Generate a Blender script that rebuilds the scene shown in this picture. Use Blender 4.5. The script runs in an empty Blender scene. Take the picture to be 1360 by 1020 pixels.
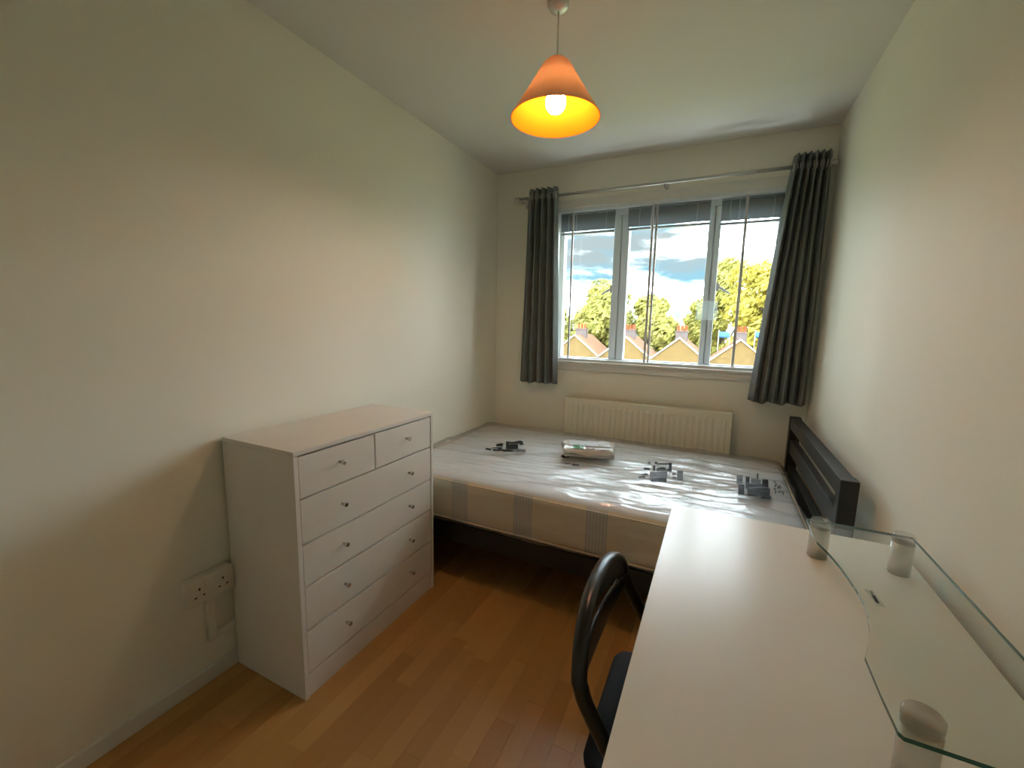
import bpy, bmesh, math, random
from mathutils import Vector, Matrix, noise
random.seed(7)
C = bpy.context.scene.collection
sc = bpy.context.scene
PI = math.pi

# ------------------------------------------------------------------ camera
CAM = Vector((1.5711, -2.9548, 1.3045)); FPX = 563.72
YAW, PITCH, ROLL = 0.4491, 0.1399, 0.0206
_cy, _sy, _cp, _sp = math.cos(YAW), math.sin(YAW), math.cos(PITCH), math.sin(PITCH)
FWD = Vector((-_sy*_cp, _cy*_cp, -_sp)); _r = Vector((_cy, _sy, 0)); _u = _r.cross(FWD)
RIGHT = _r*math.cos(ROLL)+_u*math.sin(ROLL); UP = -_r*math.sin(ROLL)+_u*math.cos(ROLL)
cam = bpy.data.cameras.new('camera'); cam.sensor_width = 36; cam.lens = FPX/1360*36
cam.clip_start = .02; cam.clip_end = 500
co = bpy.data.objects.new('camera', cam); C.objects.link(co)
M4 = Matrix((RIGHT, UP, -FWD)).transposed().to_4x4(); M4.translation = CAM
co.matrix_world = M4; sc.camera = co

def px(u, v, ax, val):          # photo pixel -> point on the plane axis=val
    d = FWD+RIGHT*((u-680)/FPX)-UP*((v-510)/FPX)
    return CAM+d*((val-CAM[ax])/d[ax])

# ------------------------------------------------------------------ world, sun, exposure
SKYLOC = (0.5, 9.3, 4.1); SKY = 1.0; SUN = 3.2; BULB = 135.0
w = bpy.data.worlds.new('sky'); sc.world = w; w.use_nodes = True
nt = w.node_tree; nt.nodes.clear()
out = nt.nodes.new('ShaderNodeOutputWorld'); bg = nt.nodes.new('ShaderNodeBackground')
tc = nt.nodes.new('ShaderNodeTexCoord'); mp = nt.nodes.new('ShaderNodeMapping')
mp.inputs['Scale'].default_value = (3.0, 3.0, 11.0); mp.inputs['Location'].default_value = SKYLOC
nz = nt.nodes.new('ShaderNodeTexNoise'); nz.inputs['Scale'].default_value = 1.5
nz.inputs['Detail'].default_value = 7; nz.inputs['Roughness'].default_value = .55
nz2 = nt.nodes.new('ShaderNodeTexNoise'); nz2.inputs['Scale'].default_value = .9; nz2.inputs['Detail'].default_value = 4
rp = nt.nodes.new('ShaderNodeValToRGB'); e = rp.color_ramp.elements      # blue sky to grey cloud base
e[0].position = .44; e[0].color = (.42, .80, 1.0, 1); e[1].position = .54; e[1].color = (.60, .71, .74, 1)
mr = nt.nodes.new('ShaderNodeMapRange'); mr.inputs['From Min'].default_value = .39; mr.inputs['From Max'].default_value = .66
pw = nt.nodes.new('ShaderNodeMath'); pw.operation = 'POWER'; pw.inputs[1].default_value = 2.6
mx = nt.nodes.new('ShaderNodeMix'); mx.data_type = 'RGBA'; mx.inputs[7].default_value = (40, 44, 47, 1)   # sunlit cloud
nt.links.new(tc.outputs['Generated'], mp.inputs[0]); nt.links.new(mp.outputs[0], nz.inputs[0]); nt.links.new(mp.outputs[0], nz2.inputs[0])
nt.links.new(nz2.outputs['Fac'], rp.inputs[0]); nt.links.new(nz.outputs['Fac'], mr.inputs[0]); nt.links.new(mr.outputs[0], pw.inputs[0])
nt.links.new(pw.outputs[0], mx.inputs[0]); nt.links.new(rp.outputs[0], mx.inputs[6]); nt.links.new(mx.outputs[2], bg.inputs['Color'])
bg.inputs['Strength'].default_value = SKY
nt.links.new(bg.outputs[0], out.inputs[0])
sl = bpy.data.lights.new('sun', 'SUN'); sl.energy = SUN; sl.angle = .01; sl.color = (1, .93, .78)
so = bpy.data.objects.new('sun', sl); C.objects.link(so)
so.rotation_euler = Vector((.35, .75, -.62)).to_track_quat('-Z', 'Y').to_euler()
sc.view_settings.view_transform = 'Standard'; sc.view_settings.look = 'None'
sc.view_settings.gamma = 1; sc.view_settings.use_curve_mapping = False
sc.view_settings.exposure = 0.12

# ------------------------------------------------------------------ materials
def new_mat(name):
    m = bpy.data.materials.new(name); m.use_nodes = True
    t = m.node_tree; b = t.nodes['Principled BSDF']
    return m, t, b
def N(t, kind, **kw):
    n = t.nodes.new(kind)
    for k, v in kw.items(): n.inputs[k].default_value = v
    return n
def plain(name, col, rough=.5, metal=0, spec=.5, bump=0, bscale=200, var=0, vscale=4):
    m, t, b = new_mat(name)
    b.inputs['Base Color'].default_value = (*col, 1); b.inputs['Roughness'].default_value = rough
    b.inputs['Metallic'].default_value = metal; b.inputs['Specular IOR Level'].default_value = spec
    c = t.nodes.new('ShaderNodeTexCoord')
    if bump:
        n = N(t, 'ShaderNodeTexNoise', Scale=bscale, Detail=3); bp = N(t, 'ShaderNodeBump', Strength=bump, Distance=.002)
        t.links.new(c.outputs['Object'], n.inputs['Vector']); t.links.new(n.outputs['Fac'], bp.inputs['Height'])
        t.links.new(bp.outputs[0], b.inputs['Normal'])
    if var:
        n = N(t, 'ShaderNodeTexNoise', Scale=vscale, Detail=4); r = t.nodes.new('ShaderNodeValToRGB')
        r.color_ramp.elements[0].color = (*[max(0, k*(1-var)) for k in col], 1)
        r.color_ramp.elements[1].color = (*[min(1, k*(1+var)) for k in col], 1)
        r.color_ramp.elements[0].position = .3; r.color_ramp.elements[1].position = .7
        t.links.new(c.outputs['Object'], n.inputs['Vector']); t.links.new(n.outputs['Fac'], r.inputs[0])
        t.links.new(r.outputs[0], b.inputs['Base Color'])
    return m
def clear(name, tint, ior=1.45, rough=0.0, milk=0, bump=None, back=False):
    m, t, b = new_mat(name); t.nodes.remove(b); o = t.nodes['Material Output']
    tr = N(t, 'ShaderNodeBsdfTransparent', Color=(*tint, 1)); gl = N(t, 'ShaderNodeBsdfGlossy', Roughness=rough)
    fr = N(t, 'ShaderNodeLayerWeight', Blend=.5); mx = t.nodes.new('ShaderNodeMixShader')
    f0 = ((ior-1)/(ior+1))**2                # Schlick reflectance, the same from both sides of the sheet
    pw = t.nodes.new('ShaderNodeMath'); pw.operation = 'POWER'; pw.inputs[1].default_value = 5
    ma = t.nodes.new('ShaderNodeMath'); ma.operation = 'MULTIPLY_ADD'; ma.inputs[1].default_value = 1-f0; ma.inputs[2].default_value = f0
    t.links.new(fr.outputs['Facing'], pw.inputs[0]); t.links.new(pw.outputs[0], ma.inputs[0]); t.links.new(ma.outputs[0], mx.inputs[0]); t.links.new(gl.outputs[0], mx.inputs[2])
    last = tr
    if milk:
        df = N(t, 'ShaderNodeBsdfTranslucent' if back else 'ShaderNodeBsdfDiffuse', Color=(.86, .88, .9, 1)); m2 = t.nodes.new('ShaderNodeMixShader')
        m2.inputs[0].default_value = milk
        t.links.new(tr.outputs[0], m2.inputs[1]); t.links.new(df.outputs[0], m2.inputs[2]); last = m2
    t.links.new(last.outputs[0], mx.inputs[1]); t.links.new(mx.outputs[0], o.inputs[0])
    if bump:
        c = t.nodes.new('ShaderNodeTexCoord'); mp = t.nodes.new('ShaderNodeMapping'); mp.inputs['Scale'].default_value = bump[0]
        n = N(t, 'ShaderNodeTexNoise', Scale=bump[1], Detail=4); bp = N(t, 'ShaderNodeBump', Strength=bump[2], Distance=.004)
        t.links.new(c.outputs['Object'], mp.inputs[0]); t.links.new(mp.outputs[0], n.inputs['Vector'])
        t.links.new(n.outputs['Fac'], bp.inputs['Height'])
        t.links.new(bp.outputs[0], gl.inputs['Normal']); t.links.new(bp.outputs[0], fr.inputs['Normal'])
    return m

M = {}
M['wall'] = plain('wall_paint', (.86, .835, .715), .6, spec=.3, bump=.12, bscale=160)
M['ceil'] = plain('ceiling_paint', (.74, .71, .65), .8, spec=.2, bump=.08, bscale=120)
M['trim'] = plain('white_gloss_trim', (.76, .74, .68), .35)
M['winwhite'] = plain('white_window_paint', (.72, .75, .77), .4)
M['alu'] = plain('dull_aluminium', (.66, .65, .65), .4)
M['glass'] = clear('window_glass', (.97, .985, .985), 1.4)
M['frosted_patch'] = clear('frosted_film', (.9, .93, .9), 1.3, .3, milk=.10, back=True)
M['curtain'] = plain('grey_curtain', (.19, .205, .198), .85, spec=.2, bump=.25, bscale=500, var=.08, vscale=20)
M['chrome'] = plain('satin_chrome', (.55, .54, .52), .28, metal=1)
M['blind'] = plain('blind_slat', (.36, .39, .42), .45)
M['rad'] = plain('radiator_enamel', (.74, .70, .56), .38)
M['white_lam'] = plain('white_laminate', (.76, .715, .64), .42, var=.015, vscale=12)
M['chest_dark'] = plain('drawer_gap', (.16, .13, .10), .8)
M['knob'] = plain('polished_knob', (.75, .75, .74), .15, metal=1)
M['plastic'] = plain('white_plastic', (.74, .70, .60), .35)
M['hole'] = plain('socket_hole', (.03, .025, .02), .7)
M['black_wood'] = plain('black_painted_wood', (.013, .014, .015), .45, bump=.1, bscale=80)
M['chair'] = plain('black_lacquer', (.012, .013, .014), .3)
M['seat'] = plain('navy_vinyl', (.011, .012, .016), .7, spec=.2, bump=.3, bscale=350)
M['steel'] = plain('brushed_steel', (.70, .67, .63), .4, metal=1, bump=.15, bscale=300)
M['desk'] = plain('desk_laminate', (.79, .75, .66), .27, var=.01, vscale=8)
M['shelf'] = clear('shelf_glass', (.955, .975, .955), 1.5)
M['shelf_edge'] = plain('glass_edge', (.03, .13, .10), .12)
M['cap'] = clear('clear_cap', (.95, .97, .96), 1.9, .05)
M['quilt'] = plain('quilted_cover', (.72, .71, .68), .7, bump=.6, bscale=18)
M['ink'] = plain('printed_ink', (.015, .015, .017), .6, spec=.2)
M['inkgrey'] = plain('faint_ink', (.13, .14, .15), .6, spec=.2)
M['wrap'] = clear('plastic_wrap', (.96, .97, .98), 1.75, .06, milk=.16, bump=((4, 20, 20), 3, .7))
M['packpaper'] = plain('packet_film', (.55, .53, .47), .25, bump=.6, bscale=40)
M['packtop'] = plain('packet_top_film', (.70, .73, .76), .2, bump=.5, bscale=40)
M['green'] = plain('green_print', (.06, .20, .06), .5)
M['rust'] = plain('brown_print', (.36, .22, .16), .5)
M['tree_bark'] = plain('bark', (.10, .08, .06), .9, bump=.5, bscale=8)
M['brickwall'] = plain('pale_brick', (.17, .105, .036), .9, var=.2, vscale=2.5)
M['tiles'] = plain('roof_tiles', (.17, .08, .036), .9, var=.25, vscale=3)
M['barge'] = plain('white_barge', (.62, .62, .62), .7)
M['chimbrick'] = plain('chimney_brick', (.13, .10, .095), .9, var=.2, vscale=4)
M['pot'] = plain('terracotta_pot', (.42, .07, .025), .8)
M['render_white'] = plain('white_render', (.50, .47, .38), .9)
M['farglass'] = plain('far_window', (.25, .30, .34), .2)
M['tarp'] = plain('blue_sheet', (.05, .16, .36), .6)
M['ground'] = plain('ground_grass', (.24, .24, .10), 1, var=.3, vscale=.3)

# laminate floor strips: tone per strip, grain along y
m, t, b = new_mat('beech_laminate'); M['floor'] = m
oi = t.nodes.new('ShaderNodeObjectInfo'); r = t.nodes.new('ShaderNodeValToRGB')
r.color_ramp.elements[0].color = (.39, .190, .050, 1); r.color_ramp.elements[1].color = (.53, .290, .092, 1)
c = t.nodes.new('ShaderNodeTexCoord'); ad = t.nodes.new('ShaderNodeVectorMath'); ad.operation = 'ADD'
cx_ = t.nodes.new('ShaderNodeCombineXYZ'); ml = t.nodes.new('ShaderNodeMath'); ml.operation = 'MULTIPLY'; ml.inputs[1].default_value = 37
mp = t.nodes.new('ShaderNodeMapping'); mp.inputs['Scale'].default_value = (60, 3, 1)
n = N(t, 'ShaderNodeTexNoise', Scale=1.0, Detail=5, Distortion=.6); mx = t.nodes.new('ShaderNodeMixRGB'); mx.blend_type = 'MULTIPLY'
mx.inputs[0].default_value = .35; r2 = t.nodes.new('ShaderNodeValToRGB')
r2.color_ramp.elements[0].position = .3; r2.color_ramp.elements[1].position = .7
r2.color_ramp.elements[0].color = (.72, .66, .58, 1); r2.color_ramp.elements[1].color = (1, 1, 1, 1)
L = t.links.new
L(oi.outputs['Random'], r.inputs[0]); L(oi.outputs['Random'], ml.inputs[0]); L(ml.outputs[0], cx_.inputs[0]); L(ml.outputs[0], cx_.inputs[1])
L(c.outputs['Object'], mp.inputs[0]); L(mp.outputs[0], ad.inputs[0]); L(cx_.outputs[0], ad.inputs[1]); L(ad.outputs[0], n.inputs['Vector'])
L(n.outputs['Fac'], r2.inputs[0]); L(r.outputs[0], mx.inputs[1]); L(r2.outputs[0], mx.inputs[2]); L(mx.outputs[0], b.inputs['Base Color'])
b.inputs['Roughness'].default_value = .34

# mattress ticking: cream with blue-grey bands across
m, t, b = new_mat('mattress_ticking'); M['ticking'] = m
c = t.nodes.new('ShaderNodeTexCoord'); sx = t.nodes.new('ShaderNodeSeparateXYZ'); L = t.links.new
def mth(op, a=None, bb=None, va=None, vb=None):
    k = t.nodes.new('ShaderNodeMath'); k.operation = op
    if a is not None: L(a, k.inputs[0])
    if bb is not None: L(bb, k.inputs[1])
    if va is not None: k.inputs[0].default_value = va
    if vb is not None: k.inputs[1].default_value = vb
    return k.outputs[0]
L(c.outputs['Object'], sx.inputs[0])
fx = mth('FRACT', mth('DIVIDE', mth('ADD', sx.outputs[0], vb=.962-.405+3.45), vb=.345))
band = mth('LESS_THAN', fx, vb=.27)
line = mth('GREATER_THAN', mth('SINE', mth('MULTIPLY', fx, vb=150.0)), vb=-.35)
bb_ = mth('MULTIPLY', band, mth('ADD', mth('MULTIPLY', line, vb=.55), vb=.45))
r = t.nodes.new('ShaderNodeMixRGB'); r.inputs[1].default_value = (.86, .69, .45, 1); r.inputs[2].default_value = (.56, .51, .45, 1)
L(bb_, r.inputs[0]); L(r.outputs[0], b.inputs['Base Color']); b.inputs['Roughness'].default_value = .7

# lamp shade: thin plastic, lets light through
m, t, b = new_mat('shade_inside_lit_tone'); M['shade'] = m; t.nodes.remove(b); o = t.nodes['Material Output']
d1 = N(t, 'ShaderNodeBsdfDiffuse', Color=(.55, .105, .004, 1)); d2 = N(t, 'ShaderNodeBsdfTranslucent', Color=(.85, .60, .32, 1))  # inner face: the bulb-lit orange is put into the colour
L = t.links.new; a1 = t.nodes.new('ShaderNodeMixShader'); a1.inputs[0].default_value = .17
L(d1.outputs[0], a1.inputs[1]); L(d2.outputs[0], a1.inputs[2]); L(a1.outputs[0], o.inputs[0])
m, t, b = new_mat('shade_outside_unlit_tone'); M['shade_out'] = m; t.nodes.remove(b); o = t.nodes['Material Output']; L = t.links.new
d1 = N(t, 'ShaderNodeBsdfDiffuse', Color=(.62, .41, .29, 1)); d2 = N(t, 'ShaderNodeBsdfTranslucent', Color=(.72, .56, .42, 1))  # same plastic outside, its paler unlit look painted in
a1 = t.nodes.new('ShaderNodeMixShader'); a1.inputs[0].default_value = .24
L(d1.outputs[0], a1.inputs[1]); L(d2.outputs[0], a1.inputs[2]); L(a1.outputs[0], o.inputs[0])
m, t, b = new_mat('lit_bulb'); M['bulb'] = m
b.inputs['Emission Color'].default_value = (1, .78, .50, 1); b.inputs['Emission Strength'].default_value = BULB

def leaf_mat(name, c1, c2):
    m, t, b = new_mat(name); t.nodes.remove(b); o = t.nodes['Material Output']
    c = t.nodes.new('ShaderNodeTexCoord'); n = N(t, 'ShaderNodeTexNoise', Scale=1.4, Detail=5)
    r = t.nodes.new('ShaderNodeValToRGB'); r.color_ramp.elements[0].position = .35; r.color_ramp.elements[1].position = .65
    r.color_ramp.elements[0].color = (*c1, 1); r.color_ramp.elements[1].color = (*c2, 1)
    d = N(t, 'ShaderNodeBsdfDiffuse'); tl = N(t, 'ShaderNodeBsdfTranslucent'); mx = t.nodes.new('ShaderNodeMixShader'); mx.inputs[0].default_value = .35
    t.links.new(c.outputs['Object'], n.inputs['Vector']); t.links.new(n.outputs['Fac'], r.inputs[0])
    t.links.new(r.outputs[0], d.inputs[0]); t.links.new(r.outputs[0], tl.inputs[0])
    t.links.new(d.outputs[0], mx.inputs[1]); t.links.new(tl.outputs[0], mx.inputs[2]); t.links.new(mx.outputs[0], o.inputs[0])
    return m
M['leafA'] = leaf_mat('yellow_green_leaves', (.28, .28, .08), (.56, .50, .16))
M['leafB'] = leaf_mat('golden_leaves', (.36, .31, .06), (.62, .53, .13))
M['leafC'] = leaf_mat('green_leaves', (.25, .26, .10), (.48, .45, .17))

# ------------------------------------------------------------------ mesh helpers
def box(bm, x0, x1, y0, y1, z0, z1, bev=0, seg=2):
    v = [bm.verts.new((x, y, z)) for z in (z0, z1) for y in (y0, y1) for x in (x0, x1)]
    fs = [bm.faces.new([v[i] for i in q]) for q in ((0, 2, 3, 1), (4, 5, 7, 6), (0, 1, 5, 4), (2, 6, 7, 3), (0, 4, 6, 2), (1, 3, 7, 5))]
    if bev:
        es = list({e for f in fs for e in f.edges})
        bmesh.ops.bevel(bm, geom=es, offset=bev, segments=seg, affect='EDGES', profile=.5)
    return bm
def sweep(bm, pts, rad, n=10, closed=False, cap=True, ry=None):
    pts = [Vector(p) for p in pts]; rings = []; k = len(pts)
    prev = None
    for i, p in enumerate(pts):
        if closed: tdir = (pts[(i+1) % k]-pts[i-1])
        else: tdir = pts[min(i+1, k-1)]-pts[max(i-1, 0)]
        tdir.normalize()
        if prev is None:
            a = Vector((0, 0, 1)) if abs(tdir.z) < .9 else Vector((1, 0, 0))
        else: a = prev
        a = (a-tdir*a.dot(tdir)).normalized(); b = tdir.cross(a); prev = a
        rr = rad[i] if isinstance(rad, (list, tuple)) else rad
        rings.append([bm.verts.new(p+a*math.cos(2*PI*j/n)*rr+b*math.sin(2*PI*j/n)*(ry or rr)) for j in range(n)])
    m = k if closed else k-1
    for i in range(m):
        A, B = rings[i], rings[(i+1) % k]
        for j in range(n): bm.faces.new((A[j], A[(j+1) % n], B[(j+1) % n], B[j])).smooth = True
    if cap and not closed:
        bm.faces.new(rings[0][::-1]); bm.faces.new(rings[-1])
    return bm
def lathe(bm, prof, cx, cy, n=32, capb=False, capt=False):
    rings = [[bm.verts.new((cx+r*math.cos(2*PI*j/n), cy+r*math.sin(2*PI*j/n), z)) for j in range(n)] for r, z in prof]
    for A, B in zip(rings, rings[1:]):
        for j in range(n): bm.faces.new((A[j], A[(j+1) % n], B[(j+1) % n], B[j])).smooth = True
    if capb: bm.faces.new(rings[0][::-1])
    if capt: bm.faces.new(rings[-1])
    return bm
def smooth_path(pts, per=6):
    P = [Vector(p) for p in pts]; o = []
    for i in range(len(P)-1):
        a, b, c, d = P[max(i-1, 0)], P[i], P[i+1], P[min(i+2, len(P)-1)]
        for s in range(per):
            u = s/per
            o.append(.5*((2*b)+(c-a)*u+(2*a-5*b+4*c-d)*u*u+(3*b-a-3*c+d)*u**3))
    o.append(P[-1]); return o
def grid(bm, f, nu, nv, smooth=True):
    V = [[bm.verts.new(f(i/nu, j/nv)) for j in range(nv+1)] for i in range(nu+1)]
    for i in range(nu):
        for j in range(nv):
            bm.faces.new((V[i][j], V[i+1][j], V[i+1][j+1], V[i][j+1])).smooth = smooth
    return V
ORG = {}
def nb(): return bmesh.new()
def obj(name, bm, mat, parent=None, loc=None, normals=True):
    if normals: bmesh.ops.recalc_face_normals(bm, faces=bm.faces)
    me = bpy.data.meshes.new(name); o = bpy.data.objects.new(name, me); C.objects.link(o)
    org = Vector(ORG[parent.name]) if parent else Vector(loc or (0, 0, 0))
    for v in bm.verts: v.co -= org
    bm.to_mesh(me); bm.free()
    for k in (mat if isinstance(mat, (list, tuple)) else [mat]): me.materials.append(M[k])
    if parent: o.parent = parent
    else: o.location = org
    ORG[o.name] = tuple(org)
    return o
def tag(o, label=None, cat=None, group=None, kind=None):
    for k, v in (('label', label), ('category', cat), ('group', group), ('kind', kind)):
        if v: o[k] = v
    return o
def thing(name, label, cat, loc, group=None, kind=None):
    o = bpy.data.objects.new(name, None); C.objects.link(o); o.location = loc; o.empty_display_size = .05
    ORG[o.name] = tuple(loc); return tag(o, label, cat, group, kind)
def bxo(name, mat, parent, *a, bev=0, **k): return obj(name, box(nb(), *a, bev=bev), mat, parent, **k)
def dup(root, loc, label=None):
    r = root.copy(); C.objects.link(r); r.location = loc
    if label: r['label'] = label
    for ch in list(root.children):
        c2 = ch.copy(); C.objects.link(c2); c2.parent = r
        for g in list(ch.children):
            d = g.copy(); C.objects.link(d); d.parent = c2
    return r

# ------------------------------------------------------------------ room shell
W, H, YB, TH = 2.07, 2.40, -3.30, .24
OX0, OX1, OZ0, OZ1 = .47, 1.87, 1.05, 2.11
def struct(name, bm, mat, label, cat):
    return tag(obj(name, bm, mat), label, cat, kind='structure')
struct('wall_left', box(nb(), -TH, 0, YB-TH, TH, -.2, H), 'wall', 'plain off-white wall behind the chest of drawers', 'wall')
struct('wall_right', box(nb(), W, W+TH, YB-TH, TH, -.2, H), 'wall', 'plain off-white wall beside desk and headboard', 'wall')
struct('wall_back', box(nb(), 0, W, YB-TH, YB, -.2, H), 'wall', 'plain off-white wall facing the window', 'wall')
bm = nb()
box(bm, 0, OX0, 0, TH, -.2, H); box(bm, OX1, W, 0, TH, -.2, H)
box(bm, OX0, OX1, 0, TH, -.2, OZ0); box(bm, OX0, OX1, 0, TH, OZ1, H)
struct('wall_window', bm, 'wall', 'off-white wall around the window above the radiator', 'wall')
struct('ceiling', box(nb(), -TH, W+TH, YB-TH, TH, H, H+.25), 'ceil', 'flat painted ceiling with the pendant lamp', 'ceiling')
fl = struct('floor', box(nb(), -.0, W, YB, 0, -.2, -.008), 'chest_dark', 'orange-brown beech effect laminate strip floor', 'floor')
ncol = 31; sw = W/ncol; pm = None; cnt = 0
for i in range(ncol):
    y = YB - random.uniform(0, .38)
    while y < 0:
        ln = random.choice((.36, .42, .46, .54))
        a, b_ = max(y, YB), min(y+ln, 0); y += ln
        if b_-a < .04: continue
        if pm is None:
            bm = box(nb(), -.5, .5, -.5, .5, -.008, 0)
            me = bpy.data.meshes.new('plank'); bmesh.ops.recalc_face_normals(bm, faces=bm.faces); bm.to_mesh(me); bm.free(); me.materials.append(M['floor']); pm = me
        o = bpy.data.objects.new('plank', pm); C.objects.link(o); o.parent = fl
        o.location = ((i+.5)*sw, (a+b_)/2, 0); o.scale = (sw-.0006, b_-a-.0006, 1); cnt += 1
struct('baseboard_left', box(nb(), 0, .012, YB, -.001, 0, .055, .003), 'trim', 'low white skirting board along the wall with socket', 'baseboard')
struct('baseboard_right', box(nb(), W-.012, W, YB, -.001, 0, .055, .003), 'trim', 'low white skirting board behind the desk', 'baseboard')
struct('baseboard_window', box(nb(), .013, W-.013, -.012, 0, 0, .055, .003), 'trim', 'low white skirting board behind the bed', 'baseboard')
struct('baseboard_back', box(nb(), .013, W-.013, YB, YB+.012, 0, .055, .003), 'trim', 'low white skirting board facing the window', 'baseboard')

# ------------------------------------------------------------------ window
win = thing('window_1', 'white framed casement window with sliding secondary glazing', 'window', ((OX0+OX1)/2, 0, OZ0), kind='structure')
YM = .12                                     # plane of the outer casements
bm = nb(); fw = .035
box(bm, OX0, OX0+fw, YM-.03, YM+.03, OZ0, OZ1); box(bm, OX1-fw, OX1, YM-.03, YM+.03, OZ0, OZ1)
box(bm, OX0+fw, OX1-fw, YM-.03, YM+.03, OZ1-.05, OZ1); box(bm, OX0+fw, OX1-fw, YM-.03, YM+.03, OZ0, OZ0+.022)
obj('frame', bm, 'winwhite', win)
mull = [(.865, .968), (1.458, 1.528)]
for a, b_ in mull:
    bm = nb(); mid = (a+b_)/2
    box(bm, a, mid-.004, YM-.035, YM+.025, OZ0+.022, OZ1-.05, .004)
    box(bm, mid+.004, b_, YM-.035, YM+.025, OZ0+.022, OZ1-.05, .004)
    box(bm, mid-.006, mid+.006, YM-.02, YM+.02, OZ0+.022, OZ1-.05)
    obj('mullion', bm, 'winwhite', win)
xs = [OX0+fw, mull[0][0], mull[0][1], mull[1][0], mull[1][1], OX1-fw]
for i in (0, 2, 4):
    bxo('pane', 'glass', win, xs[i], xs[i+1], YM-.002, YM+.002, OZ0+.022, OZ1-.05)
for (u0, v0), (u1, v1) in (((812, 383), (799, 391)), ((953, 380), (969, 390))):
    a, b_ = px(u0, v0, 1, YM-.05), px(u1, v1, 1, YM-.06)
    bm = nb(); sweep(bm, [a, a.lerp(b_, .5), b_], [.008, .007, .005], 8)
    box(bm, a.x-.009, a.x+.009, YM-.056, YM-.034, a.z-.03, a.z+.02, .003)
    obj('handle', bm, 'alu', win)
bm = nb()                                    # boxed-in reveal and architrave
at = .055
box(bm, OX0-at, OX0, -.012, 0, OZ0-.065, OZ1+at, .003); box(bm, OX1, OX1+at, -.012, 0, OZ0-.065, OZ1+at, .003)
box(bm, OX0, OX1, -.012, 0, OZ1, OZ1+at, .003)
obj('architrave', bm, 'trim', win)
bm = nb(); box(bm, OX0, OX1, -.028, .085, OZ0-.016, OZ0, .004); box(bm, OX0, OX1, -.014, 0, OZ0-.065, OZ0-.016, .003)
obj('window_sill', bm, 'trim', win)
YS = .012
bm = nb()
box(bm, OX0, OX1, YS-.012, YS+.03, OZ0, OZ0+.018); box(bm, OX0, OX1, YS-.012, YS+.03, OZ1-.022, OZ1)
box(bm, OX0, OX0+.016, YS-.012, YS+.03, OZ0+.018, OZ1-.022); box(bm, OX1-.016, OX1, YS-.012, YS+.03, OZ0+.018, OZ1-.022)
obj('secondary_frame', bm, 'winwhite', win)
bars = [(.585, .597, YS), (1.121, 1.135, YS), (1.143, 1.157, YS+.014), (1.652, 1.668, YS+.014)]
for a, b_, y in bars: bxo('glazing_bar', 'alu', win, a, b_, y-.007, y+.007, OZ0+.018, OZ1-.022, bev=.002)
for a, b_, y in ((OX0+.016, .585, YS), (.597, 1.121, YS), (1.157, 1.652, YS+.014), (1.668, OX1-.016, YS+.014)):
    bxo('secondary_pane', 'glass', win, a, b_, y-.002, y+.002, OZ0+.018, OZ1-.022)
a, b_ = px(925, 400, 1, .008), px(952, 425, 1, .008)
bxo('frosted_patch', 'frosted_patch', win, a.x, b_.x, .0215, .023, b_.z, a.z)  # pale translucent rectangle against the secondary pane

# venetian blinds pulled up between the two layers of glass
def blind(x0, x1, zb, label):
    tb = thing('venetian_blind', label, 'blind', ((x0+x1)/2, .065, OZ1-.002), 'raised venetian blinds in the window')
    bxo('head_rail', 'blind', tb, x0, x1, .052, .078, OZ1-.030, OZ1-.002, bev=.002)
    zt = OZ1-.036; n = 9; ztop = zb+.022
    for i in range(n):
        z = ztop+(zt-ztop)*(i+.3)/n
        bm = nb(); grid(bm, lambda u, v: (x0+(x1-x0)*u, .056+.014*v, z-.004+.020*v+.002*math.sin(PI*v)), 1, 4)
        obj('slat', bm, 'blind', tb)
    bxo('bottom_rail', 'blind', tb, x0, x1, .053, .077, zb, zb+.014, bev=.003)
    for k in (.15, .85):
        xx = x0+(x1-x0)*k
        bxo('ladder_cord', 'winwhite', tb, xx-.002, xx+.002, .050, .052, zb, OZ1-.03)
    bm = nb(); xx = x0+(x1-x0)*.3; sweep(bm, [(xx, .047, OZ1-.03), (xx, .047, OZ1-.17)], .003, 6); obj('pull_cord', bm, 'winwhite', tb)
blind(.488, .872, 1.945, 'raised grey venetian blind over the pane beside the shorter curtain gap')
blind(.960, 1.462, 1.945, 'raised grey venetian blind over the widest middle pane')
blind(1.524, 1.852, 1.935, 'raised grey venetian blind beside the curtain over the headboard')

# ------------------------------------------------------------------ curtains and rod
RY, RZ = -.10, 2.178
rod = thing('curtain_rod', 'thin satin metal curtain rod above the window', 'curtain rod', (1.12, 0, RZ))
bm = nb(); sweep(bm, [(.225, RY, RZ), (2.05, RY, RZ)], .0095, 12); obj('rod', bm, 'chrome', rod)
def finial(x, s):
    bm = nb(); sweep(bm, [(x, RY, RZ), (x+s*.008, RY, RZ), (x+s*.012, RY, RZ), (x+s*.034, RY, RZ), (x+s*.036, RY, RZ)], [.013, .013, .016, .016, .008], 14)
    obj('finial', bm, 'chrome', rod)
finial(.225, -1); finial(2.025, 1)
for x in (.245, 1.205, 1.995):
    bm = nb(); sweep(bm, [(x, -.002, RZ-.012), (x, RY, RZ-.012)], .006, 8); box(bm, x-.012, x+.012, -.008, 0, RZ-.04, RZ+.02, .002)
    sweep(bm, [(x, RY, RZ-.030), (x, RY, RZ-.008)], .008, 8)
    obj('bracket', bm, 'chrome', rod)
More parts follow.
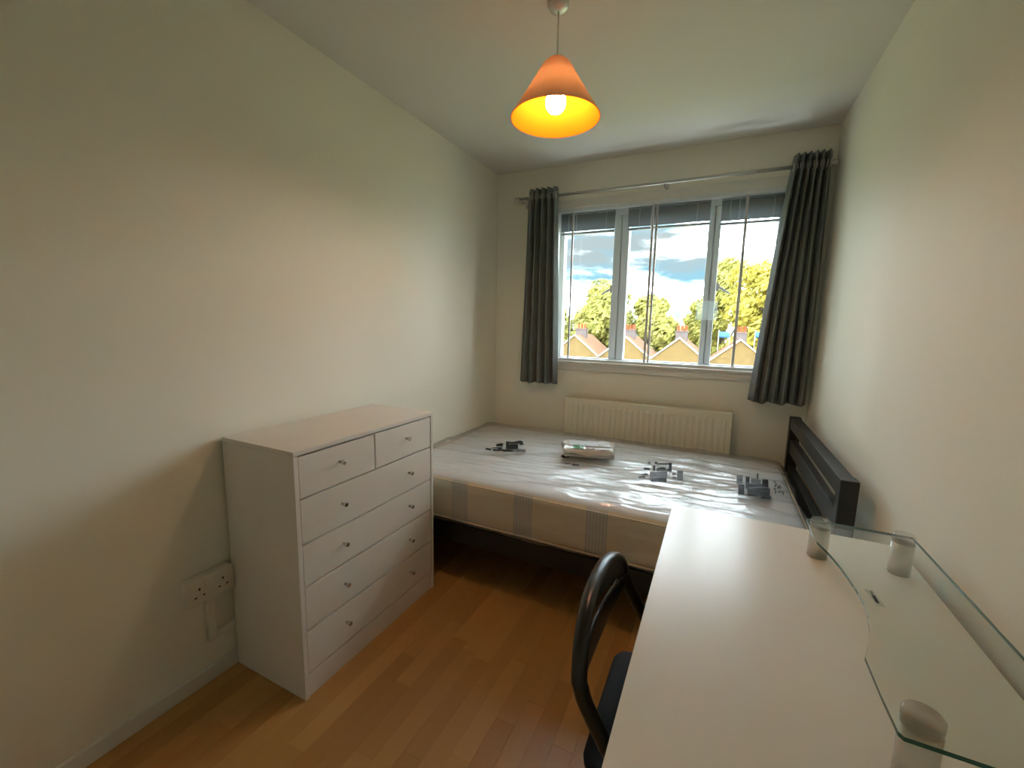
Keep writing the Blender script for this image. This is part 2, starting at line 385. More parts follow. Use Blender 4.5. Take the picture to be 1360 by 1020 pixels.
def curtain(xt0, xt1, xb0, xb1, z0, z1, nw, ph, label):
    t = thing('curtain', label, 'curtain', ((xb0+xb1)/2, RY, z0), 'grey eyelet curtains')
    bm = nb(); nu, nv = nw*16, 36
    def f(u, v, off=0):
        s = v**.8
        xa, xb = xt0+(xb0-xt0)*s, xt1+(xb1-xt1)*s
        q = u*nw*2*PI+ph
        A = (.026+.010*min(1, v*3))*(1-.15*v)+.006*math.sin(7*v+3*u)
        yy = RY+A*math.sin(q)+.008*math.sin(3*v+5*u)*v
        xx = xa+(xb-xa)*(u+.012*math.sin(2*q)+.008*v*math.sin(4*v+6*u))
        zz = z1+(z0-z1)*v+.006*math.sin(q*.5)*(1 if v > .97 else 0)
        return Vector((xx, yy, zz))
    V = grid(bm, f, nu, nv)
    me = obj('fabric', bm, 'curtain', t, normals=False)
    sm = me.modifiers.new('solid', 'SOLIDIFY'); sm.thickness = .003
    for i in range(nw*2):                    # metal eyelets where the rod passes through the cloth
        u = ((i*PI-ph) % (nw*2*PI))/(nw*2*PI); zr = (z1-RZ)/(z1-z0)
        p = f(u, zr)
        bm = nb(); sweep(bm, [(p.x, RY+.021*math.cos(a), RZ+.021*math.sin(a)) for a in [2*PI*k/20 for k in range(20)]], .0035, 6, closed=True)
        obj('eyelet', bm, 'chrome', t)
curtain(.292, .505, .255, .545, .885, 2.232, 5, .4, 'dark grey curtain bunched beside the far end of the mattress')
curtain(1.862, 2.030, 1.755, 2.040, .880, 2.240, 6, 1.2, 'dark grey curtain hanging over the black headboard')

# ------------------------------------------------------------------ radiator
R0, R1, RT, RB, RF = .615, 1.680, .795, .20, -.098
rad = thing('radiator', 'cream panel radiator with pressed vertical ribs under the window', 'radiator', ((R0+R1)/2, RF, RB))
bm = nb(); nr = 27; pitch = (R1-R0-.05)/nr; prof = []
for i in range(nr):
    a = R0+.025+i*pitch
    prof += [(a, 0), (a+pitch*.18, 0), (a+pitch*.32, .009), (a+pitch*.82, .009), (a+pitch*.96, 0)]
prof = [(R0, 0)]+prof+[(R1, 0)]
zr = [(RB, 0), (RB+.035, 0), (RB+.05, 1), (RT-.055, 1), (RT-.04, 0), (RT-.006, 0), (RT, -.4)]
V = [[bm.verts.new((x, RF+.010-d*k if k >= 0 else RF+.016, z)) for z, k in zr] for x, d in prof]
for i in range(len(prof)-1):
    for j in range(len(zr)-1): bm.faces.new((V[i][j], V[i+1][j], V[i+1][j+1], V[i][j+1]))
box(bm, R0, R1, RF+.0165, RF+.03, RB, RT)
obj('panel', bm, 'rad', rad)
for a, b_ in ((R0-.004, R0), (R1, R1+.004)): bxo('side_cap', 'rad', rad, a, b_, RF+.004, -.03, RB+.01, RT, bev=.001)
bm = nb()
box(bm, R0, R1, RF+.03, RF+.036, RT-.012, RT); box(bm, R0, R1, -.036, -.03, RT-.012, RT)
for i in range(40):
    a = R0+(R1-R0)*(i+.2)/40; box(bm, a, a+.014, RF+.036, -.036, RT-.005, RT-.001)
obj('top_grille', bm, 'rad', rad)
for x in (.8, 1.5): bxo('wall_bracket', 'rad', rad, x, x+.03, -.036, 0, RB+.05, RT-.05)

# ------------------------------------------------------------------ bed
bed = thing('bed_frame', 'black wooden bed frame with slatted headboard against the wall', 'bed', (1.0, -.66, 0))
BX0, BX1, BY0, BY1 = .035, 2.020, -1.270, -.125
hb = bxo('headboard', 'black_wood', bed, 1.972, 2.020, -1.22, -.165, .755, .815, bev=.003)
for z0, z1 in ((.615, .690), (.470, .545)): bxo('rail', 'black_wood', hb, 1.980, 2.012, -1.222, -.163, z0, z1, bev=.003)
for y0 in (-1.270, -.165): bxo('post', 'black_wood', bed, 1.970, 2.022, y0, y0+.05, 0, .818, bev=.003)
for y0 in (-1.255, -.160): bxo('side_rail', 'black_wood', bed, .085, 1.970, y0+.01, y0+.032, .205, .298, bev=.002)
bxo('foot_rail', 'black_wood', bed, .04, .075, -1.205, -.19, .175, .298, bev=.002)
for y0 in (-1.255, -.188): bxo('leg', 'black_wood', bed, .035, .085, y0, y0+.05, 0, .298, bev=.003)
for i in range(12): bxo('slat', 'black_wood', bed, .13+i*.152, .20+i*.152, -1.232, -.161, .262, .28)

MX0, MX1, MY0, MY1, MZ0, MZ1 = .012, 1.955, -1.258, -.122, .302, .556
mat_o = thing('mattress', 'new mattress with grey bands still wrapped in clear plastic', 'mattress', ((MX0+MX1)/2, (MY0+MY1)/2, MZ0))
def mz(x, y): return 0.008*math.sin(x*2.2+.6)*math.sin((y+.1)*2.6)
def rounded(bm, x0, x1, y0, y1, z0, z1, r, step, fn, rv=.03):
    nx, ny, nzz = int((x1-x0)/step), int((y1-y0)/step), max(6, int((z1-z0)/step))
    cache = {}
    c = Vector(((x0+x1)/2, (y0+y1)/2, (z0+z1)/2)); h = Vector(((x1-x0)/2, (y1-y0)/2, (z1-z0)/2))
    def pt(i, j, k):
        key = (i, j, k)
        if key in cache: return cache[key]
        p = Vector((x0+(x1-x0)*i/nx, y0+(y1-y0)*j/ny, z0+(z1-z0)*k/nzz))-c
        q = Vector([max(-(h[a]-rr), min(h[a]-rr, p[a])) for a, rr in ((0, r), (1, r), (2, rv))])
        d = p-q; dd = Vector((d.x/r, d.y/r, d.z/rv)); 
        nn = dd.normalized() if dd.length > 1e-6 else Vector((0, 0, 0))
        if dd.length > 1e-6:
            m_ = max(abs(dd.x), abs(dd.y), abs(dd.z)); dd = nn*m_
            p = q+Vector((dd.x*r, dd.y*r, dd.z*rv))
        p = p+c; p = fn(p, nn)
        cache[key] = bm.verts.new(p); return cache[key]
    def quad(a, b, c_, d): bm.faces.new((a, b, c_, d)).smooth = True
    for i in range(nx):
        for j in range(ny):
            for k in (0, nzz): quad(pt(i, j, k), pt(i+1, j, k), pt(i+1, j+1, k), pt(i, j+1, k))
    for i in range(nx):
        for k in range(nzz):
            for j in (0, ny): quad(pt(i, j, k), pt(i+1, j, k), pt(i+1, j, k+1), pt(i, j, k+1))
    for j in range(ny):
        for k in range(nzz):
            for i in (0, nx): quad(pt(i, j, k), pt(i, j+1, k), pt(i, j+1, k+1), pt(i, j, k+1))
def body_fn(p, n):
    return p+Vector((0, 0, mz(p.x, p.y)*(1 if n.z > .3 else 0)))
bm = nb(); rounded(bm, MX0+.008, MX1-.008, MY0+.008, MY1-.008, MZ0+.004, MZ1-.018, .05, .03, body_fn)
bmesh.ops.recalc_face_normals(bm, faces=bm.faces)
for f_ in bm.faces:
    if abs(f_.normal.z) > .8: f_.material_index = 1
obj('mattress_body', bm, ['ticking', 'quilt'], mat_o)
for z in (MZ0+.022, MZ1-.036):               # piping round both edges
    a, b_, c_, d_ = MX0+.008, MX1-.008, MY0+.007, MY1-.007; r_ = .05; pts = []
    for cx2, cy2, a0 in ((b_-r_, d_-r_, 0), (a+r_, d_-r_, PI/2), (a+r_, c_+r_, PI), (b_-r_, c_+r_, 1.5*PI)):
        for k in range(7):
            an = a0+PI/2*k/6; pts.append((cx2+r_*math.cos(an), cy2+r_*math.sin(an), z))
    bm = nb(); sweep(bm, pts, .0045, 6, closed=True); obj('piping', bm, 'ticking', mat_o)
def crease(x, y):
    v = 0
    for fx, fy, a, s in ((1.6, 7, .010, 1.3), (3.5, 19, .0065, 7.1), (8, 26, .003, 4.4)):
        k = noise.noise(Vector((x*fx+.8*math.sin(y*3), y*fy+.6*math.sin(x*2.5+s), s)))
        v += a*(1-abs(k)*2.2)
    return v
def wrap_z(x, y): return MZ1-.004+mz(x, y)+max(-.004, crease(x, y))
def wrap_fn(p, n):
    if n.z > .75 or (n.length < 1e-6 and p.z > (MZ0+MZ1)/2):
        return Vector((p.x, p.y, p.z+mz(p.x, p.y)+max(-.004, crease(p.x, p.y))-.004))
    if n.z < -.5: return p
    s = max(-.004, crease(p.x+p.z*.5, p.z*1.4+p.y*.5)*.8)
    return p+n*s
bm = nb(); rounded(bm, MX0, MX1, MY0, MY1, MZ0, MZ1, .05, .0125, wrap_fn, .028)
wrap = obj('plastic_wrap', bm, 'wrap', mat_o)
def printed(rects, mat):
    bm = nb()
    for u0, v0, u1, v1 in rects:
        nu, nv = max(2, int((u1-u0)/1.5)), max(2, int((v1-v0)/1.0))
        def f(a, b):
            p = px(u0+(u1-u0)*a, v0+(v1-v0)*b, 2, MZ1)
            p.z = wrap_z(p.x, p.y)+.0022; return p
        grid(bm, f, nu, nv)
    obj('printed_marking', bm, mat, wrap)
printed([(672, 586.5, 694, 589), (672, 589, 676, 595), (690, 588, 695, 592), (676, 591, 688, 595), (659, 590, 668, 592), (653, 593, 667, 594.6),
         (645, 595, 652, 598), (655, 596.5, 681, 599), (661, 594, 667, 597), (668, 599, 678, 601)], 'ink')
printed([(686, 595, 698, 599)], 'inkgrey')
printed([(869, 616.5, 873, 619), (867, 622, 870, 629), (872, 618.5, 892, 620), (888, 620, 892, 629), (871, 625, 884, 627), (872, 627, 891, 629.5),
         (855, 624, 863, 627.5), (852, 631, 860, 633), (848, 635, 857, 638), (858, 637.5, 868, 640), (864, 638, 885, 643)], 'ink')
for r_ in ((863, 630, 886, 637), (899, 629, 907, 639), (893, 631, 898, 633), (893, 635, 898, 639), (860, 616, 864, 620)): printed([r_], 'inkgrey')
printed([(990, 637, 995, 655), (990, 646, 1012, 651), (1012, 640, 1020, 652), (1005, 632, 1007, 640), (992, 655, 1022, 663), (1010, 663, 1024, 667), (980, 648, 988, 662)], 'ink')
printed([(978, 635, 986, 646), (996, 651, 1020, 655), (997, 641, 1010, 646)], 'inkgrey')
bits = []
for i in range(16):
    u, v = 1026+random.uniform(0, 15), 641+random.uniform(0, 18); bits.append((u, v, u+random.uniform(1.2, 3), v+random.uniform(1.5, 3.5)))
printed(bits, 'inkgrey')
printed([(760, 616, 769, 619)], 'ink'); printed([(750, 614.5, 759, 616.5)], 'ink')

# packet lying on the mattress
pk = thing('plastic_packet', 'folded plastic packet with green print lying on the mattress', 'packet', (.955, -.62, MZ1+.010))
ang = math.radians(17); PC = Vector((.935, -.600))
def prot(x, y, z):
    return Vector((PC.x+x*math.cos(ang)-y*math.sin(ang), PC.y+x*math.sin(ang)+y*math.cos(ang), z))
PZ0, PZ1 = MZ1+.010, MZ1+.066
def pk_fn(p, n):
    s = .009*noise.noise(Vector((p.x*9, p.y*14, p.z*20)))+.005*noise.noise(Vector((p.x*30, p.y*30, 5)))
    puff = -.012*abs(p.y/.11)**3*(1 if p.z > .02 else 0)
    p = p+Vector((s*2, s, s*.8+puff))
    return prot(p.x, p.y, PZ0+.002+max(p.z, 0))
bm = nb(); rounded(bm, -.152, .152, -.105, .105, 0, .054, .022, .012, pk_fn, .018)
obj('film_bag', bm, 'packpaper', pk)
def patch(x0, x1, y0, y1, mat, name, front=False):
    bm = nb()
    def f(u, v):
        x = x0+(x1-x0)*u
        if front:
            z = y0+(y1-y0)*v; s = .006*noise.noise(Vector((x*9, -.105*14, z*20)))
            return prot(x, -.1125+s*.5, PZ0+z)
        y = y0+(y1-y0)*v
        s = .009*noise.noise(Vector((x*9, y*14, .054*20)))+.005*noise.noise(Vector((x*30, y*30, 5)))
        return prot(x, y, PZ0+.0600+s*.8-.012*abs(y/.11)**3)
    grid(bm, f, 14, 10); return obj(name, bm, mat, pk)
patch(-.105, .125, -.045, .085, 'packtop', 'clear_panel')
patch(-.085, -.025, -.088, -.05, 'green', 'green_label')
patch(-.015, .035, -.088, -.06, 'rust', 'brown_label')
patch(.05, .115, -.09, -.08, 'rust', 'printed_line')
patch(-.02, -.005, -.03, -.02, 'inkgrey', 'printed_mark'); patch(.06, .075, -.02, -.005, 'inkgrey', 'printed_mark')
bm = nb(); grid(bm, lambda u, v: prot(-.15+.05*u-.012*v, -.115-.02*v+.01*math.sin(5*u), PZ0+.012-.004*v+.004*math.sin(9*u)), 8, 4)
obj('dark_flap', bm, 'ink', pk)

# ------------------------------------------------------------------ chest of drawers
CX0, CX1, CY0, CY1, CH = .014, .387, -2.085, -1.350, .888
ch = thing('chest_of_drawers', 'white six drawer chest of drawers against the wall', 'chest of drawers', ((CX0+CX1)/2, (CY0+CY1)/2, 0))
bxo('side_panel', 'white_lam', ch, CX0, CX1, CY0, CY0+.016, 0, CH-.0165, bev=.001)
bxo('side_panel', 'white_lam', ch, CX0, CX1, CY1-.016, CY1, 0, CH-.0165, bev=.001)
bxo('top', 'white_lam', ch, CX0, CX1, CY0, CY1, CH-.016, CH, bev=.0015)
bxo('back_panel', 'chest_dark', ch, CX0, CX0+.006, CY0+.0165, CY1-.0165, .02, CH-.017)
bxo('plinth', 'white_lam', ch, CX1-.022, CX1-.004, CY0+.0165, CY1-.0165, 0, .086, bev=.001)
bm = nb()
for z in (.089, .249, .411, .562, .722): box(bm, CX0+.01, CX1-.03, CY0+.017, CY1-.017, z-.006, z+.006)
obj('inner_frame', bm, 'chest_dark', ch)
rows = [(.089, .249), (.249, .411), (.411, .562), (.562, .722), (.722, .868)]
g = .0028
def drawer(y0, y1, z0, z1, knobs, zk):
    bm = nb(); box(bm, CX1-.018, CX1-.002, y0+g, y1-g, z0+g, z1-g, .0015)
    box(bm, CX1-.32, CX1-.0185, y0+.02, y1-.02, z0+.02, z1-.04)
    d = obj('drawer', bm, 'white_lam', ch)
    for y in knobs:
        bm = nb(); sweep(bm, [(CX1-.002, y, zk), (CX1+.010, y, zk), (CX1+.012, y, zk), (CX1+.021, y, zk), (CX1+.0225, y, zk)], [.0045, .0045, .0085, .0085, .007], 16)
        obj('knob', bm, 'knob', d)
zk = (.174, .331, .492, .646, .805)
for (z0, z1), k in zip(rows[:4], zk): drawer(CY0+.0165, CY1-.0165, z0, z1, (-1.898, -1.527), k)
drawer(CY0+.0165, -1.727, *rows[4], (-1.900,), zk[4]); drawer(-1.727, CY1-.0165, *rows[4], (-1.540,), zk[4])

# ------------------------------------------------------------------ socket and trunking
sk = thing('double_socket', 'white double wall socket beside the chest of drawers', 'socket', (0, -2.17, .31))
bxo('back_box', 'plastic', sk, 0, .03, -2.243, -2.096, .332, .418, bev=.003)
pl = bxo('face_plate', 'plastic', sk, .0302, .040, -2.246, -2.093, .329, .421, bev=.003)
for cy2 in (-2.208, -2.131):
    for dy, dz, w_, h_ in ((0, .018, .006, .009), (-.013, -.008, .008, .005), (.013, -.008, .008, .005)):
        bxo('pin_hole', 'hole', pl, .0398, .0406, cy2+dy-w_/2, cy2+dy+w_/2, .366+dz-h_/2, .366+dz+h_/2)
for cy2 in (-2.184, -2.155): bxo('switch', 'plastic', pl, .0400, .0435, cy2-.007, cy2+.007, .385, .407, bev=.001)
for cy2 in (-2.238, -2.101):
    bm = nb(); sweep(bm, [(.0396, cy2, .375), (.0408, cy2, .375)], .0035, 10); obj('screw', bm, 'alu', pl)
tk = thing('cable_trunking', 'narrow white cable trunking running from socket to chest', 'trunking', (0, -2.15, .155))
bxo('vertical_run', 'plastic', tk, 0, .016, -2.178, -2.150, .150, .330, bev=.002)
bxo('horizontal_run', 'plastic', tk, 0, .0125, -2.149, -2.02, .152, .180, bev=.002)

# ------------------------------------------------------------------ pendant lamp
LX, LY = .987, -1.435
lp = thing('pendant_lamp', 'lit orange cone pendant lamp hanging from the ceiling', 'lamp', (LX, LY, H))
bm = nb(); lathe(bm, [(.037, H), (.037, H-.012), (.030, H-.024), (.012, H-.030)], LX, LY, 28, True, True); obj('ceiling_rose', bm, 'steel', lp)
bm = nb(); sweep(bm, [(LX, LY, H-.028), (LX, LY, 2.222)], .0032, 8); obj('cord', bm, 'plastic', lp)
bm = nb()
prof = [(.158, 2.030), (.140, 2.058), (.105, 2.112), (.075, 2.160), (.058, 2.188), (.046, 2.206), (.032, 2.218), (.016, 2.2235), (.008, 2.2245)]
lathe(bm, prof, LX, LY, 56); nf = len(bm.faces); lathe(bm, [(r_-.0022, z_-.0008) for r_, z_ in prof[:-1]]+[(.0075, 2.2225)], LX, LY, 56)
lathe(bm, [prof[0], (.158-.0022, 2.0292)], LX, LY, 56)
bm.faces.ensure_lookup_table()
for f_ in bm.faces[nf:]: f_.material_index = 1
obj('shade', bm, ['shade_out', 'shade'], lp, normals=False)
bm = nb(); lathe(bm, [(.019, 2.222), (.020, 2.190), (.020, 2.150), (.016, 2.140)], LX, LY, 20, True, True); obj('lamp_holder', bm, 'plastic', lp)
bm = nb(); lathe(bm, [(.0135, 2.139), (.016, 2.128), (.027, 2.112), (.0345, 2.094), (.0355, 2.080), (.032, 2.064), (.022, 2.052), (.008, 2.0465), (.0005, 2.046)], LX, LY, 28, True)
obj('bulb', bm, 'bulb', lp)

# ------------------------------------------------------------------ desk with glass shelf
DX0, DX1, DY0, DY1, DZ = 1.478, 2.045, -2.76, -1.545, .738
dk = thing('desk', 'white desk with a raised curved glass shelf along the wall', 'desk', ((DX0+DX1)/2, (DY0+DY1)/2, 0))
bxo('desktop', 'desk', dk, DX0, DX1, DY0, DY1, DZ-.025, DZ, bev=.0015)
for y0 in (DY0+.03, DY1-.055): bxo('end_panel', 'desk', dk, DX0+.06, DX1-.01, y0, y0+.025, 0, DZ-.0255, bev=.001)
bxo('modesty_panel', 'desk', dk, DX1-.05, DX1-.03, DY0+.0555, DY1-.0555, .35, DZ-.0255, bev=.001)
GZ0, GZ1 = .816, .822
out_ = [(1.812, -1.680), (1.809, -1.78), (1.812, -1.815), (1.825, -1.863), (1.834, -1.915), (1.839, -1.960), (1.8425, -2.01), (1.842, -2.047), (1.838, -2.09),
        (1.830, -2.130), (1.819, -2.168), (1.806, -2.203), (1.805, -2.279), (1.806, -2.336), (1.810, -2.342), (1.888, -2.342), (2.024, -2.342), (2.024, -1.680)]
bm = nb()
A = [bm.verts.new((x, y, GZ1)) for x, y in out_]; B = [bm.verts.new((x, y, GZ0)) for x, y in out_]
bm.faces.new(A); bm.faces.new(B[::-1])
for i in range(len(out_)):
    j = (i+1) % len(out_); bm.faces.new((A[i], B[i], B[j], A[j])).material_index = 1
gs = obj('glass_shelf', bm, ['shelf', 'shelf_edge'], dk)
def gl_patch(rects, mat, name):
    bm = nb()
    for u0, v0, u1, v1, wd in rects:
        a, b_ = px(u0, v0, 2, GZ1+.0004), px(u1, v1, 2, GZ1+.0004); d = (b_-a).normalized(); s = Vector((-d.y, d.x, 0))*wd
        bm.faces.new([bm.verts.new(q) for q in (a-s, b_-s, b_+s, a+s)])
    return obj(name, bm, mat, gs)
gl_patch([(1153, 783, 1171, 806, .0065)], 'frosted_patch', 'logo_sticker')
gl_patch([(1156.5, 785, 1161, 793, .0022), (1160, 791, 1166, 801, .0028)], 'ink', 'logo_lettering')
for x_, y_ in ((1.838, -1.706), (1.999, -1.706), (1.838, -2.306), (1.999, -2.306)):
    bm = nb(); lathe(bm, [(.0215, DZ+.0003), (.0215, GZ0-.0005)], x_, y_, 28, True, True); po = obj('post', bm, 'steel', dk)
    bm = nb(); lathe(bm, [(.0215, GZ1+.0003), (.0215, GZ1+.010), (.019, GZ1+.013)], x_, y_, 28, True, True); obj('clear_cap', bm, 'cap', po)

# ------------------------------------------------------------------ folding chair
HX, HY = 1.386, -2.055
fc = thing('folding_chair', 'black folding chair with arched back pushed under the desk', 'chair', (HX+.2, HY, 0))
def hp(lx, ly, z): return Vector((HX+lx, HY+ly, z))
def zo(y):                                   # height of the hoop's top edge across its width
    q = min(1, abs(y)/.205); return .630+.115*(max(0, 1-q**2.6))**.55
half = [(.395, .012), (.30, .160), (.19, .330), (.085, .495), (.038, .570), (.014, .612), (.004, .642)]
side = lambda s: [hp(lx, s*.205, z) for lx, z in half]
arch = []
for k in range(1, 24):
    an = PI*k/24; y = -.205*math.cos(an); arch.append(hp(.002-.022*math.sin(an)**1.5, y, zo(y)))
path = smooth_path(side(-1), 4)+arch+smooth_path(side(1), 4)[::-1]
bm = nb(); sweep(bm, path, .0165, 12, ry=.0105); obj('frame', bm, 'chair', fc)
bm = nb()
def band(top, bot, n=28, ymax=.198):
    th = .013
    def f(u, v):
        y = -ymax+2*ymax*u; a = v*2*PI
        zt, zb = top(y), bot(y); zc, hh = (zt+zb)/2, max(.004, (zt-zb)/2)
        q = 1-(y/.205)**2
        x_ = .004-.030*q
        cs, sn = math.cos(a), math.sin(a)
        return hp(x_+th/2*math.copysign(abs(cs)**.5, cs), y, zc+hh*math.copysign(abs(sn)**.5, sn))
    grid(bm, f, n, 16)
def zl(y): return .535+.075*(y/.205)**2
def slot(y, s): return zl(y)+.50*(zo(y)-zl(y))+s*(.019*math.sqrt(max(0, 1-(y/.165)**2))+.0004)
band(lambda y: zo(y)+.004, lambda y: slot(y, 1)); band(lambda y: slot(y, -1), zl)
bmesh.ops.remove_doubles(bm, verts=bm.verts, dist=.0002)
obj('backrest', bm, 'chair', fc)
bm = nb(); rounded(bm, HX+.000, HX+.395, HY-.183, HY+.183, .412, .446, .05, .02, lambda p, n: p+Vector((0, 0, -.010*math.exp(-(((p.x-HX-.2)/.12)**2+((p.y-HY)/.12)**2)) if n.z > -.1 else 0)), .014)
obj('seat', bm, 'seat', fc)
for s in (-1, 1):
    bm = nb(); sweep(bm, [hp(.335, s*.172, .408), hp(.22, s*.172, .262), hp(.075, s*.172, .012)], .011, 10); obj('leg', bm, 'chair', fc)
    for lx, ly in ((.395, .205), (.075, .172)):
        bm = nb(); sweep(bm, [hp(lx+.003, s*ly, 0), hp(lx-.004, s*ly, .028)], .0145, 10); obj('foot', bm, 'chair', fc)
for a, ly in (((.275, .195), .205), ((.120, .095), .172), ((.30, .36), .172)):
    bm = nb(); sweep(bm, [hp(a[0], -ly, a[1]), hp(a[0], ly, a[1])], .008, 8); obj('crossbar', bm, 'chair', fc)

# ------------------------------------------------------------------ outside
GZ = -8.0
tag(obj('ground', box(nb(), -120, 120, 6, 260, GZ-.5, GZ), 'ground'), 'grassy ground far below the window', 'ground', kind='structure')
HW = 5.1; HYF = 40.0; RIDGE, EAVE = .35, -1.75
def house():
    t = thing('terraced_house', 'gabled brick terraced house with white barge boards and chimney', 'house', (0, HYF, GZ), 'gabled houses beyond the window')
    hw = HW/2; bm = nb()
    P = [(-hw, GZ), (hw, GZ), (hw, EAVE-.12), (0, RIDGE-.12), (-hw, EAVE-.12)]
    A = [bm.verts.new((x, HYF, z)) for x, z in P]; B = [bm.verts.new((x, HYF+6, z)) for x, z in P]
    bm.faces.new(A); bm.faces.new(B[::-1])
    for i in range(5): j = (i+1) % 5; bm.faces.new((A[i], A[j], B[j], B[i]))
    obj('brick_walls', bm, 'brickwall', t)
    for s in (-1, 1):
        bm = nb(); nrm = Vector((s*(RIDGE-EAVE), 0, hw)).normalized()*.14
        q = [Vector((0, HYF-.1, RIDGE-.1)), Vector((s*(hw-.1), HYF-.1, EAVE-.02)), Vector((s*(hw-.1), HYF+6.1, EAVE-.02)), Vector((0, HYF+6.1, RIDGE-.1))]
        A = [bm.verts.new(k) for k in q]; B = [bm.verts.new(k+nrm) for k in q]
        bm.faces.new(A); bm.faces.new(B)
        for i in range(4): j = (i+1) % 4; bm.faces.new((A[i], A[j], B[j], B[i]))
        obj('roof_slope', bm, 'tiles', t)
        bm = nb(); q = [Vector((0, HYF-.16, RIDGE+.08)), Vector((s*hw, HYF-.16, EAVE+.08)), Vector((s*hw, HYF-.16, EAVE-.06)), Vector((0, HYF-.16, RIDGE-.06))]
        A = [bm.verts.new(k) for k in q]; B = [bm.verts.new(k+Vector((0, .08, 0))) for k in q]
        bm.faces.new(A); bm.faces.new(B)
        for i in range(4): j = (i+1) % 4; bm.faces.new((A[i], A[j], B[j], B[i]))
        obj('barge_board', bm, 'barge', t)
    cn = bxo('chimney', 'chimbrick', t, -.55, .55, HYF+2, HYF+2.8, EAVE, RIDGE+.55)
    bxo('chimney_cap', 'chimbrick', cn, -.62, .62, HYF+1.93, HYF+2.87, RIDGE+.55, RIDGE+.65)
    for x_ in (-.36, 0, .36):
        bm = nb(); lathe(bm, [(.13, RIDGE+.65), (.11, RIDGE+1.05), (.14, RIDGE+1.08), (.14, RIDGE+1.15)], x_, HYF+2.4, 12, False, True); obj('chimney_pot', bm, 'pot', cn)
    bm = nb(); box(bm, -.6, .6, HYF-.03, HYF+.02, -3.9, -2.5); f_ = obj('window', bm, 'barge', t)
    bxo('pane', 'farglass', f_, -.5, .5, HYF-.05, HYF-.031, -3.8, -2.6)
    return t
h0 = house(); hx = [-1.75+HW*k for k in range(-5, 5)]
h0.location.x = hx[0]
for k, x_ in enumerate(hx[1:]): dup(h0, (x_, HYF+(.4 if k % 2 else 0), GZ))
# blue sheeting on poles beside the roofs
def zr_(x_): return RIDGE+.1-min(abs(x_-k) for k in hx)*(RIDGE-EAVE)/(HW/2)
def sheet(cx2, y, z0, z1, w_, label):
    t = thing('blue_hoarding', label, 'hoarding', (cx2, y, z0), 'blue sheets on the roofs')
    bm = nb(); V = grid(bm, lambda u, v: (cx2-w_/2+w_*u, y+.06*math.sin(9*u), z0+(z1-z0)*v), 14, 3)
    o = obj('sheeting', bm, 'tarp', t); mo = o.modifiers.new('s', 'SOLIDIFY'); mo.thickness = .03
    for x_ in (cx2-w_/2, cx2+w_/2):
        bm = nb(); sweep(bm, [(x_, y+.1, zr_(x_)), (x_, y+.1, z1+.15)], .04, 6); obj('pole', bm, 'alu', t)
sheet(2.0, 42.2, .45, 1.0, .95, 'blue sheeting panel on poles above the roofs')
sheet(4.9, 42.2, .55, 1.05, .7, 'blue sheeting panel on poles above the roofs')
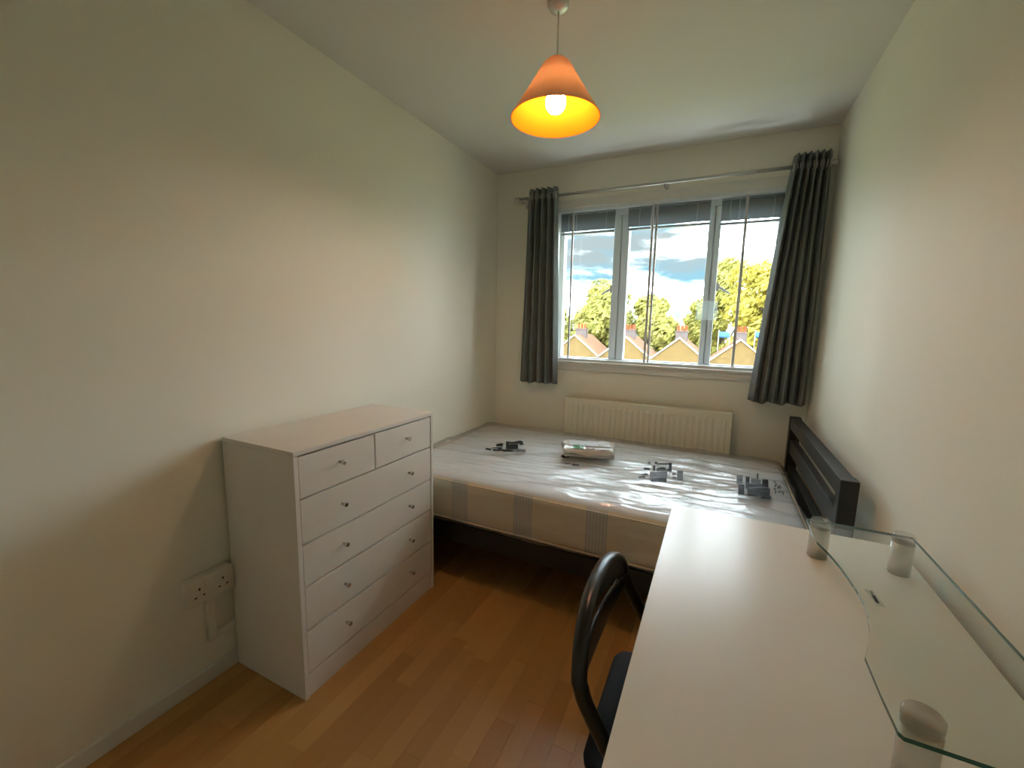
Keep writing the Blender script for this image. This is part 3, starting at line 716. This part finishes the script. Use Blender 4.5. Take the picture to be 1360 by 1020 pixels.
# pale block in the gap between the trees
wb = thing('apartment_block', 'pale rendered block of flats in the gap between trees', 'building', (-3.6, 78, GZ))
bxo('walls', 'render_white', wb, -6.2, -1.2, 76, 86, GZ, 4.6)
bxo('parapet', 'render_white', wb, -6.35, -1.05, 75.85, 86.15, 4.6, 4.95)
for i in range(3):
    for j in range(4):
        x_ = -5.6+i*1.65; z_ = 3.0-j*2.0
        f_ = bxo('window', 'barge', wb, x_, x_+.95, 75.9, 76.02, z_, z_+1.1); bxo('pane', 'farglass', f_, x_+.08, x_+.87, 75.86, 75.895, z_+.08, z_+1.02)
def tree(x_, y_, top, r_, rz, lm, label, nl=12000):
    t = thing('broadleaf_tree', label, 'tree', (x_, y_, GZ), 'trees beyond the roofs')
    rnd = random.Random(int(x_*100)+991); zc = top-rz
    bm = nb(); sweep(bm, smooth_path([(x_, y_, GZ), (x_+.2, y_, GZ+3), (x_-.1, y_+.1, zc), (x_, y_, zc+rz*.6)], 3), [.42]*3+[.34]*3+[.22]*3+[.08], 8)
    for k in range(6):
        a = k*1.05+rnd.random(); sweep(bm, [(x_, y_, zc-rz*.5+k*.15*rz), (x_+math.cos(a)*r_*.4, y_+math.sin(a)*r_*.4, zc+.1*k*rz-.1*rz), (x_+math.cos(a)*r_*.75, y_+math.sin(a)*r_*.75, zc+.12*k*rz)], [.16, .10, .04], 6)
    obj('trunk', bm, 'tree_bark', t)
    blobs = []
    for k in range(26):
        while True:
            v = Vector((rnd.uniform(-1, 1), rnd.uniform(-1, 1), rnd.uniform(-.6, 1)))
            if .25 < v.length < .86: break
        blobs.append((Vector((x_+v.x*r_, y_+v.y*r_, zc+v.z*rz)), r_*rnd.uniform(.34, .50)))
    vs, fs = [], []
    for i in range(nl):
        c_, rr = blobs[i % 26]
        d = Vector((rnd.gauss(0, 1), rnd.gauss(0, 1), rnd.gauss(0, 1))).normalized()
        p = c_+d*rr*rnd.uniform(.55, 1.0)
        if p.z > top: p.z = top-rnd.random()*.4
        nrm = (d+Vector((rnd.gauss(0, .5), rnd.gauss(0, .5), rnd.gauss(0, .5)+.3))).normalized()
        a = nrm.orthogonal().normalized(); b2 = nrm.cross(a); s = rnd.uniform(.22, .40); k = len(vs)
        vs += [tuple(p-a*s), tuple(p-b2*s*.55), tuple(p+a*s), tuple(p+b2*s*.55)]; fs.append((k, k+1, k+2, k+3))
    me = bpy.data.meshes.new('crown'); org = Vector(ORG[t.name])
    me.from_pydata([tuple(Vector(v)-org) for v in vs], [], fs); me.materials.append(M[lm])
    o = bpy.data.objects.new('crown', me); C.objects.link(o); o.parent = t
LA = 'yellow-green broadleaf tree behind the roofs'; LB = 'tall golden autumn tree above the blue sheeting'; LC_ = 'duller green tree behind the roofs'
for a in ((-36, 65, 9.6, 5.0, 8, 'leafC', LC_), (-25.5, 65, 9.0, 5.0, 8.5, 'leafC', LC_), (-15.4, 65, 8.4, 4.8, 8, 'leafC', LC_), (-7.6, 66, 6.9, 2.7, 7, 'leafC', LC_),
          (-29, 52, 7.4, 4.2, 7, 'leafA', LA), (-20.4, 52, 7.2, 4.3, 7, 'leafA', LA), (-12.6, 52, 6.3, 3.6, 6.5, 'leafA', LA), (-6.0, 52, 5.3, 3.0, 6, 'leafA', LA),
          (-1.0, 71, 6.6, 2.7, 6.5, 'leafA', 'yellow-green tree close beside the pale block of flats'), (2.0, 61, 11.2, 3.7, 9, 'leafA', 'tall yellow-green tree between pale block and golden tree'),
          (6.7, 51.6, 11.4, 5.0, 9, 'leafB', LB), (17.0, 54, 10.0, 4.8, 8.5, 'leafB', 'golden autumn tree beside the taller golden tree'), (27.5, 55, 9, 4.8, 8, 'leafC', LC_)):
    tree(*a)
